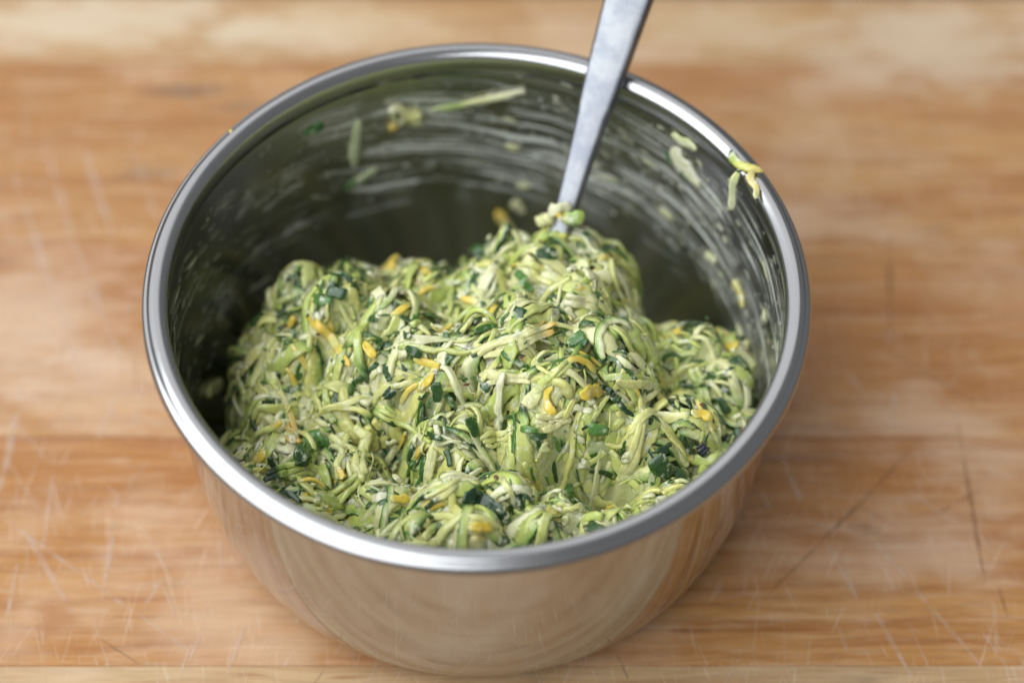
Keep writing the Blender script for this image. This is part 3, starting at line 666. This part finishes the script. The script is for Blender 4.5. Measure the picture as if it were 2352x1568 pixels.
ok = ~(bur[:-1, :-1] & bur[1:, :-1] & bur[1:, 1:] & bur[:-1, 1:]) & inside[:-1, :-1] & inside[1:, 1:] & inside[1:, :-1] & inside[:-1, 1:]
a_, b_ = np.nonzero(ok); fs_ = np.stack([a_ * GN + b_, (a_ + 1) * GN + b_, (a_ + 1) * GN + b_ + 1, a_ * GN + b_ + 1], 1)
used, inv = np.unique(fs_, return_inverse=True)
place('batter', np.stack([gx, gy, gz], -1).reshape(-1, 3)[used], inv.reshape(-1, 4).tolist(), np.clip(C_, .02, .8).reshape(-1, 3)[used], mat=M_BATTER)
emit(gen('speck', 450, 26), 'herb_speck', 'herb_specks', 0)

# ------------------------------------------------------------------ spoon standing in the heap, its handle leaning on the back rim
HB = CPOS + ray(1297, 492) * 0; 
def pt_depth(px, py, z): return on_plane(px, py, z)
Pa = on_plane(1297, 490, .060); Pr = on_plane(1394, 160, .0835); dirh = (Pr - Pa) / np.linalg.norm(Pr - Pa)
def handle():
    side = np.cross(dirh, np.array([0, 0, 1.])); side /= np.linalg.norm(side); up = np.cross(side, dirh)
    Lr = np.linalg.norm(Pr - Pa)
    # stations along the handle: distance from the heap, width, thickness, sag
    st = [(-.060, .0034, .0016, -.0030), (-.05, .004, .0020, -.0022), (-.03, .0046, .0024, -.0012), (-.012, .0050, .0026, -.0004), (0, .0054, .0027, 0), (.012, .0066, .0028, .0004), (.026, .0083, .0029, .0008), (Lr * .75, .0092, .0029, .0009),
          (Lr, .0106, .0029, .0006), (Lr + .012, .0119, .0029, 0), (Lr + .026, .0135, .0028, -.0008), (Lr + .05, .0165, .0027, -.003), (Lr + .075, .0188, .0025, -.006), (Lr + .088, .0178, .0024, -.0075), (Lr + .0945, .0120, .0021, -.0083), (Lr + .096, .004, .0015, -.0085)]
    sec = [(-1, -.5), (-.96, .05), (-.86, .42), (-.62, .5), (0, .5), (.62, .5), (.86, .42), (.96, .05), (1, -.5), (.9, -.72), (0, -.78), (-.9, -.72)]
    vs, fs = [], []; n = len(sec)
    for s, w, t, sag in st:
        c = dirh * s + up * sag
        for a, b in sec: vs.append(c + side * (a * w / 2) + up * (b * t))
    for i in range(len(st) - 1):
        for q in range(n):
            q2 = (q + 1) % n; fs.append((i * n + q, i * n + q2, (i + 1) * n + q2, (i + 1) * n + q))
    fs.append(tuple(range(n))[::-1]); fs.append(tuple((len(st) - 1) * n + q for q in range(n)))
    return vs, fs, side, up
vs, fs, side_, up_ = handle()
Mx = np.stack([side_, dirh, up_], 1)                      # local frame: x across, y along, z out of the face
utl = tag(empty('utensil', tuple(Pa)), 'satin steel utensil with widening flat handle stuck in the heap, leaning on the back rim', 'utensil')
utl.rotation_euler = Matrix(Mx.tolist()).to_euler()
ho = link('handle', np.array(vs) @ Mx, fs, M_FLAT, utl)
md = ho.modifiers.new('bevel', 'BEVEL'); md.width = .0003; md.segments = 2; md.limit_method = 'ANGLE'; md.angle_limit = rad(35)
# spoon bowl, buried in the heap
vs, fs = [], []
for j in range(13):
    u = j / 12; yy = -.056 - .016 * u; ww = .0085 * math.sin(math.pi * min(1, .12 + u * .86)) ** .6
    for q in range(9):
        a = -1 + q / 4; vs.append((a * ww, yy, -.004 + .004 * a * a + .003 * (2 * u - 1) ** 2 - .0005))
for j in range(12):
    for q in range(8): fs.append((j * 9 + q, j * 9 + q + 1, j * 9 + q + 10, j * 9 + q + 9))
sb = link('spoon_bowl', vs, fs, M_FLAT, utl); md = sb.modifiers.new('thick', 'SOLIDIFY'); md.thickness = .0012

# ------------------------------------------------------------------ bits stuck on the steel, each a thing of its own
def wall_strip(pts, w, t, col, lift=.0006, rough=.13, taper=(.4, .4), n=12, seed=1):
    Q, N = zip(*[on_wall(*p) for p in pts]); Q = np.array(Q); N = np.array(N)
    if len(Q) == 2: Q = np.array([Q[0], (Q[0] + Q[1]) / 2, Q[1]]); N = np.array([N[0], (N[0] + N[1]) / 2, N[1]])
    cum = np.concatenate([[0], np.cumsum(np.linalg.norm(np.diff(Q, axis=0), axis=1))]); s = np.linspace(0, cum[-1], n)
    P = np.stack([np.interp(s, cum, Q[:, i]) for i in range(3)], 1); NN = np.stack([np.interp(s, cum, N[:, i]) for i in range(3)], 1)
    r = np.hypot(P[:, 0], P[:, 1]); lim = r_in(np.clip(P[:, 2], 0, .0755)); P[:, :2] *= np.minimum(1, lim / r)[:, None]
    t *= .65
    return sweep(P + NN * (lift * .6 + t * .3), NN, w, t, rough, taper, 0, seed, col)
def stuck(name, label, cat, parts):
    V0 = np.concatenate([p[1][0] for p in parts]); c = V0.mean(0)
    if len(parts) == 1:
        V, fs, C = parts[0][1]; o = link(name, V - c, fs, M_FOOD, None, cols=C); o.location = c
    else:
        o = empty(name, tuple(c))
        for nm, (V, fs, C) in parts: link(nm, V - c, fs, M_FOOD, o, cols=C)
    tag(o, label, cat); return o
stuck('zucchini_peel', 'small dark green peel chip stuck high on the left inner wall of the bowl', 'vegetable', [('p', wall_strip([(698, 306), (720, 294), (740, 283)], .0026, .0012, col_solid((.03, .14, .03), LIME), seed=3))])
stuck('zucchini_shred', 'short pale shred hanging upright on the back wall beside the clump', 'vegetable', [('p', wall_strip([(822, 274), (815, 320), (810, 382)], .0027, .0009, col_solid((.56, .62, .42)), seed=4))])
stuck('zucchini_shred', 'pale shred with green tail lying slanted on the back wall, below the upright one', 'vegetable', [('p', wall_strip([(792, 430), (820, 412), (866, 384)], .0022, .0009, col_ramp([(0, MID), (.25, MID), (.4, (.55, .62, .42)), (1, (.6, .65, .45))]), seed=5))])
stuck('zucchini_clump', 'clump of pale shreds with dark flecks and yellow end stuck high on the back wall', 'food', [
    ('zucchini_shred', wall_strip([(895, 240), (930, 255), (965, 262)], .0045, .003, col_ramp([(0, CREAM), (.4, PALE), (1, FL[0])]), seed=6, rough=.2)),
    ('zucchini_shred', wall_strip([(900, 262), (930, 272), (968, 275)], .0035, .0026, col_solid(FL[2]), seed=7, rough=.2)),
    ('squash_peel', wall_strip([(890, 294), (905, 284), (925, 278)], .0022, .0016, col_ramp([(0, YEL), (.5, (.74, .55, .2)), (1, FL[0])]), .001, seed=8)),
    ('zucchini_peel', wall_strip([(904, 252), (914, 256)], .0018, .0008, col_solid(DARK), .0030, seed=9, n=6))])
stuck('zucchini_shred', 'long thin pale shred stuck on the back wall, left of the handle', 'vegetable', [('p', wall_strip([(985, 250), (1040, 242), (1100, 228), (1160, 215), (1206, 204)], .0021, .0015, col_ramp([(0, (.6, .62, .42)), (.3, LIME), (.4, FL[2]), (1, CREAM)]), seed=10, taper=(.2, .9)))])
stuck('zucchini_shred', 'short pale shred on the wall just under the back rim, right of the handle', 'vegetable', [('p', wall_strip([(1546, 308), (1572, 322), (1603, 342)], .0028, .0012, col_solid((.60, .63, .36)), seed=11))])
stuck('zucchini_peel', 'green peel strip edged with batter stuck on the right wall, below the short pale shred', 'vegetable', [
    ('zucchini_peel', wall_strip([(1534, 345), (1560, 378), (1594, 416)], .0025, .0010, col_solid((.03, .13, .03), MID), .0010, seed=12)),
    ('batter', wall_strip([(1545, 340), (1580, 380), (1605, 430)], .0042, .0008, col_solid(CREAM), seed=13, rough=.3))])
stuck('batter_lump', 'pale yellow lump stuck low on the left inner wall', 'food', [('p', wall_strip([(470, 900), (487, 888), (503, 872)], .0036, .0028, col_ramp([(0, FL[0]), (.7, PALE), (1, (.72, .55, .18))]), seed=14, rough=.2, taper=(.6, .5)))])
stuck('squash_shred', 'yellow tipped shred hanging on the back wall just left of the handle base', 'vegetable', [('p', wall_strip([(1142, 480), (1153, 500), (1180, 530)], .0028, .0016, col_ramp([(0, YEL), (.3, (.72, .58, .2)), (1, PALE)]), .001, seed=15))])
stuck('batter_lump', 'cream lump on the back wall between the yellow tipped shred and the handle', 'food', [('p', wall_strip([(1172, 470), (1190, 465), (1208, 480)], .0034, .0016, col_solid((.64, .62, .38)), seed=16, rough=.2))])
stuck('batter_lump', 'long pale yellow lump stuck on the right wall above the yellow peel', 'food', [('p', wall_strip([(1688, 645), (1700, 670), (1712, 705)], .0034, .0014, col_ramp([(0, PALE), (.7, (.7, .58, .2)), (1, PALE)]), seed=17, rough=.2))])
stuck('batter_lump', 'small round pale lump on the right wall, higher than the long yellow one', 'food', [('p', wall_strip([(1622, 580), (1634, 590), (1648, 598)], .0030, .0014, col_solid((.62, .62, .4)), seed=18, rough=.2))])
# forked shred over the right rim
def rim_pt(px, py, z): return on_plane(px, py, z)
def free_strip(pts, w, t, col, n=12, seed=1, rough=.13, taper=(.4, .4), nrm=None):
    Q = np.array([on_plane(a, b, z) for a, b, z in pts]); cum = np.concatenate([[0], np.cumsum(np.linalg.norm(np.diff(Q, axis=0), axis=1))]); s = np.linspace(0, cum[-1], n)
    P = np.stack([np.interp(s, cum, Q[:, i]) for i in range(3)], 1)
    for _ in range(2): P[1:-1] = (P[:-2] + 2 * P[1:-1] + P[2:]) / 4
    N = np.tile(VIEW if nrm is None else nrm, (n, 1)); return sweep(P, N, w, t, rough, taper, 0, seed, col)
stuck('zucchini_clump', 'forked shred with dark green tip and yellow leg draped over the right rim', 'food', [
    ('zucchini_shred', free_strip([(1679, 345, .0800), (1688, 366, .0808), (1705, 382, .0818), (1730, 388, .0819), (1752, 396, .0815)], .0024, .0013, col_ramp([(0, DARK), (.16, DARK), (.22, LIME), (.5, (.6, .62, .16)), (1, (.75, .6, .22))]), seed=21, taper=(.2, .4))),
    ('zucchini_shred', free_strip([(1697, 392, .0812), (1686, 412, .0795), (1683, 440, .0760), (1681, 482, .0712)], .0021, .0010, col_ramp([(0, FL[0]), (.4, (.62, .66, .42)), (1, CREAM)]), seed=22)),
    ('squash_shred', free_strip([(1728, 392, .0815), (1724, 412, .0812), (1738, 432, .0812), (1734, 455, .0810)], .0020, .0011, col_ramp([(0, (.70, .64, .28)), (.5, (.76, .60, .22)), (1, PALE)]), seed=23)),
    ('zucchini_peel', free_strip([(1692, 394, .0812), (1706, 392, .0824)], .0006, .0004, col_solid(DARK), seed=24, n=6))])
stuck('zucchini_clump', 'light green and yellow scrap clinging to the base of the utensil handle', 'food', [
    ('zucchini_shred', free_strip([(1288, 500, .0615), (1310, 502, .0630), (1340, 490, .0640)], .0036, .0022, col_ramp([(0, (.66, .6, .2)), (.5, LIME), (1, (.38, .52, .10))]), seed=25)),
    ('squash_peel', free_strip([(1280, 486, .0635), (1290, 506, .0620)], .0018, .0012, col_solid(YEL), seed=26, n=7)),
    ('batter', free_strip([(1262, 478, .0625), (1285, 483, .0640), (1312, 480, .0640)], .0030, .0016, col_solid(CREAM), seed=27, rough=.25)),
    ('zucchini_shred', free_strip([(1240, 520, .0590), (1252, 505, .0600), (1268, 494, .0610)], .0032, .0020, col_solid(FL[2]), seed=28, rough=.2))])
stuck('squash_crumb', 'tiny yellow crumb on the outer edge of the left rim', 'food', [('p', free_strip([(527, 304, .0802), (534, 300, .0804)], .0008, .0007, col_solid((.78, .6, .12)), seed=29, n=5))])
stuck('crumb', 'tiny white crumb lying on the bare board to the right of the bowl', 'crumb', [('p', free_strip([(1937, 1040, .0006), (1944, 1044, .0006)], .0012, .0009, col_solid((.8, .78, .7)), seed=33, n=5))])
# dried specks all round the inside
vs, ff, cc, b = [], [], [], 0
r = np.random.default_rng(77)
for i in range(560):
    th = r.normal(.85, .7) if i % 3 else r.normal(-1.3, .35)          # angle from the back, clockwise
    if abs(th) > 2.4: continue
    z = r.uniform(.030, .0735) if i % 3 else r.uniform(.02, .066)
    s_ = r.uniform(.0002, .0006) * (2.2 if r.random() < .06 else 1)
    rr = float(r_in(z)) - s_ * .1; c = np.array([rr * math.sin(th), rr * math.cos(th), z])
    tdir = np.array([math.cos(th), -math.sin(th), -.25 * r.normal(1, .6)]); tdir /= np.linalg.norm(tdir)
    L = s_ * (r.uniform(1, 3.2) if i % 3 else r.uniform(1.5, 7)); s_ = s_ if i % 3 else s_ * .6; P = np.array([c - tdir * L, c - tdir * L * .3, c + tdir * L * .3, c + tdir * L]); N = np.tile([-math.sin(th), -math.cos(th), .1], (4, 1))
    V, fs, C = sweep(P, N, s_ * 1.5, s_ * .7, .25, (.5, .5), 0, 3000 + i, col_solid(lerp((.66, .66, .48), FL[0], r.random() * .6)))
    vs.append(V); cc.append(C); ff += [tuple(k + b for k in f) for f in fs]; b += len(V)
sp_ = link('batter_specks', np.concatenate(vs), ff, M_FOOD, None, cols=np.concatenate(cc)); sp_['kind'] = 'stuff'
sp_['label'] = 'dried specks of batter spattered round the inner wall of the bowl'
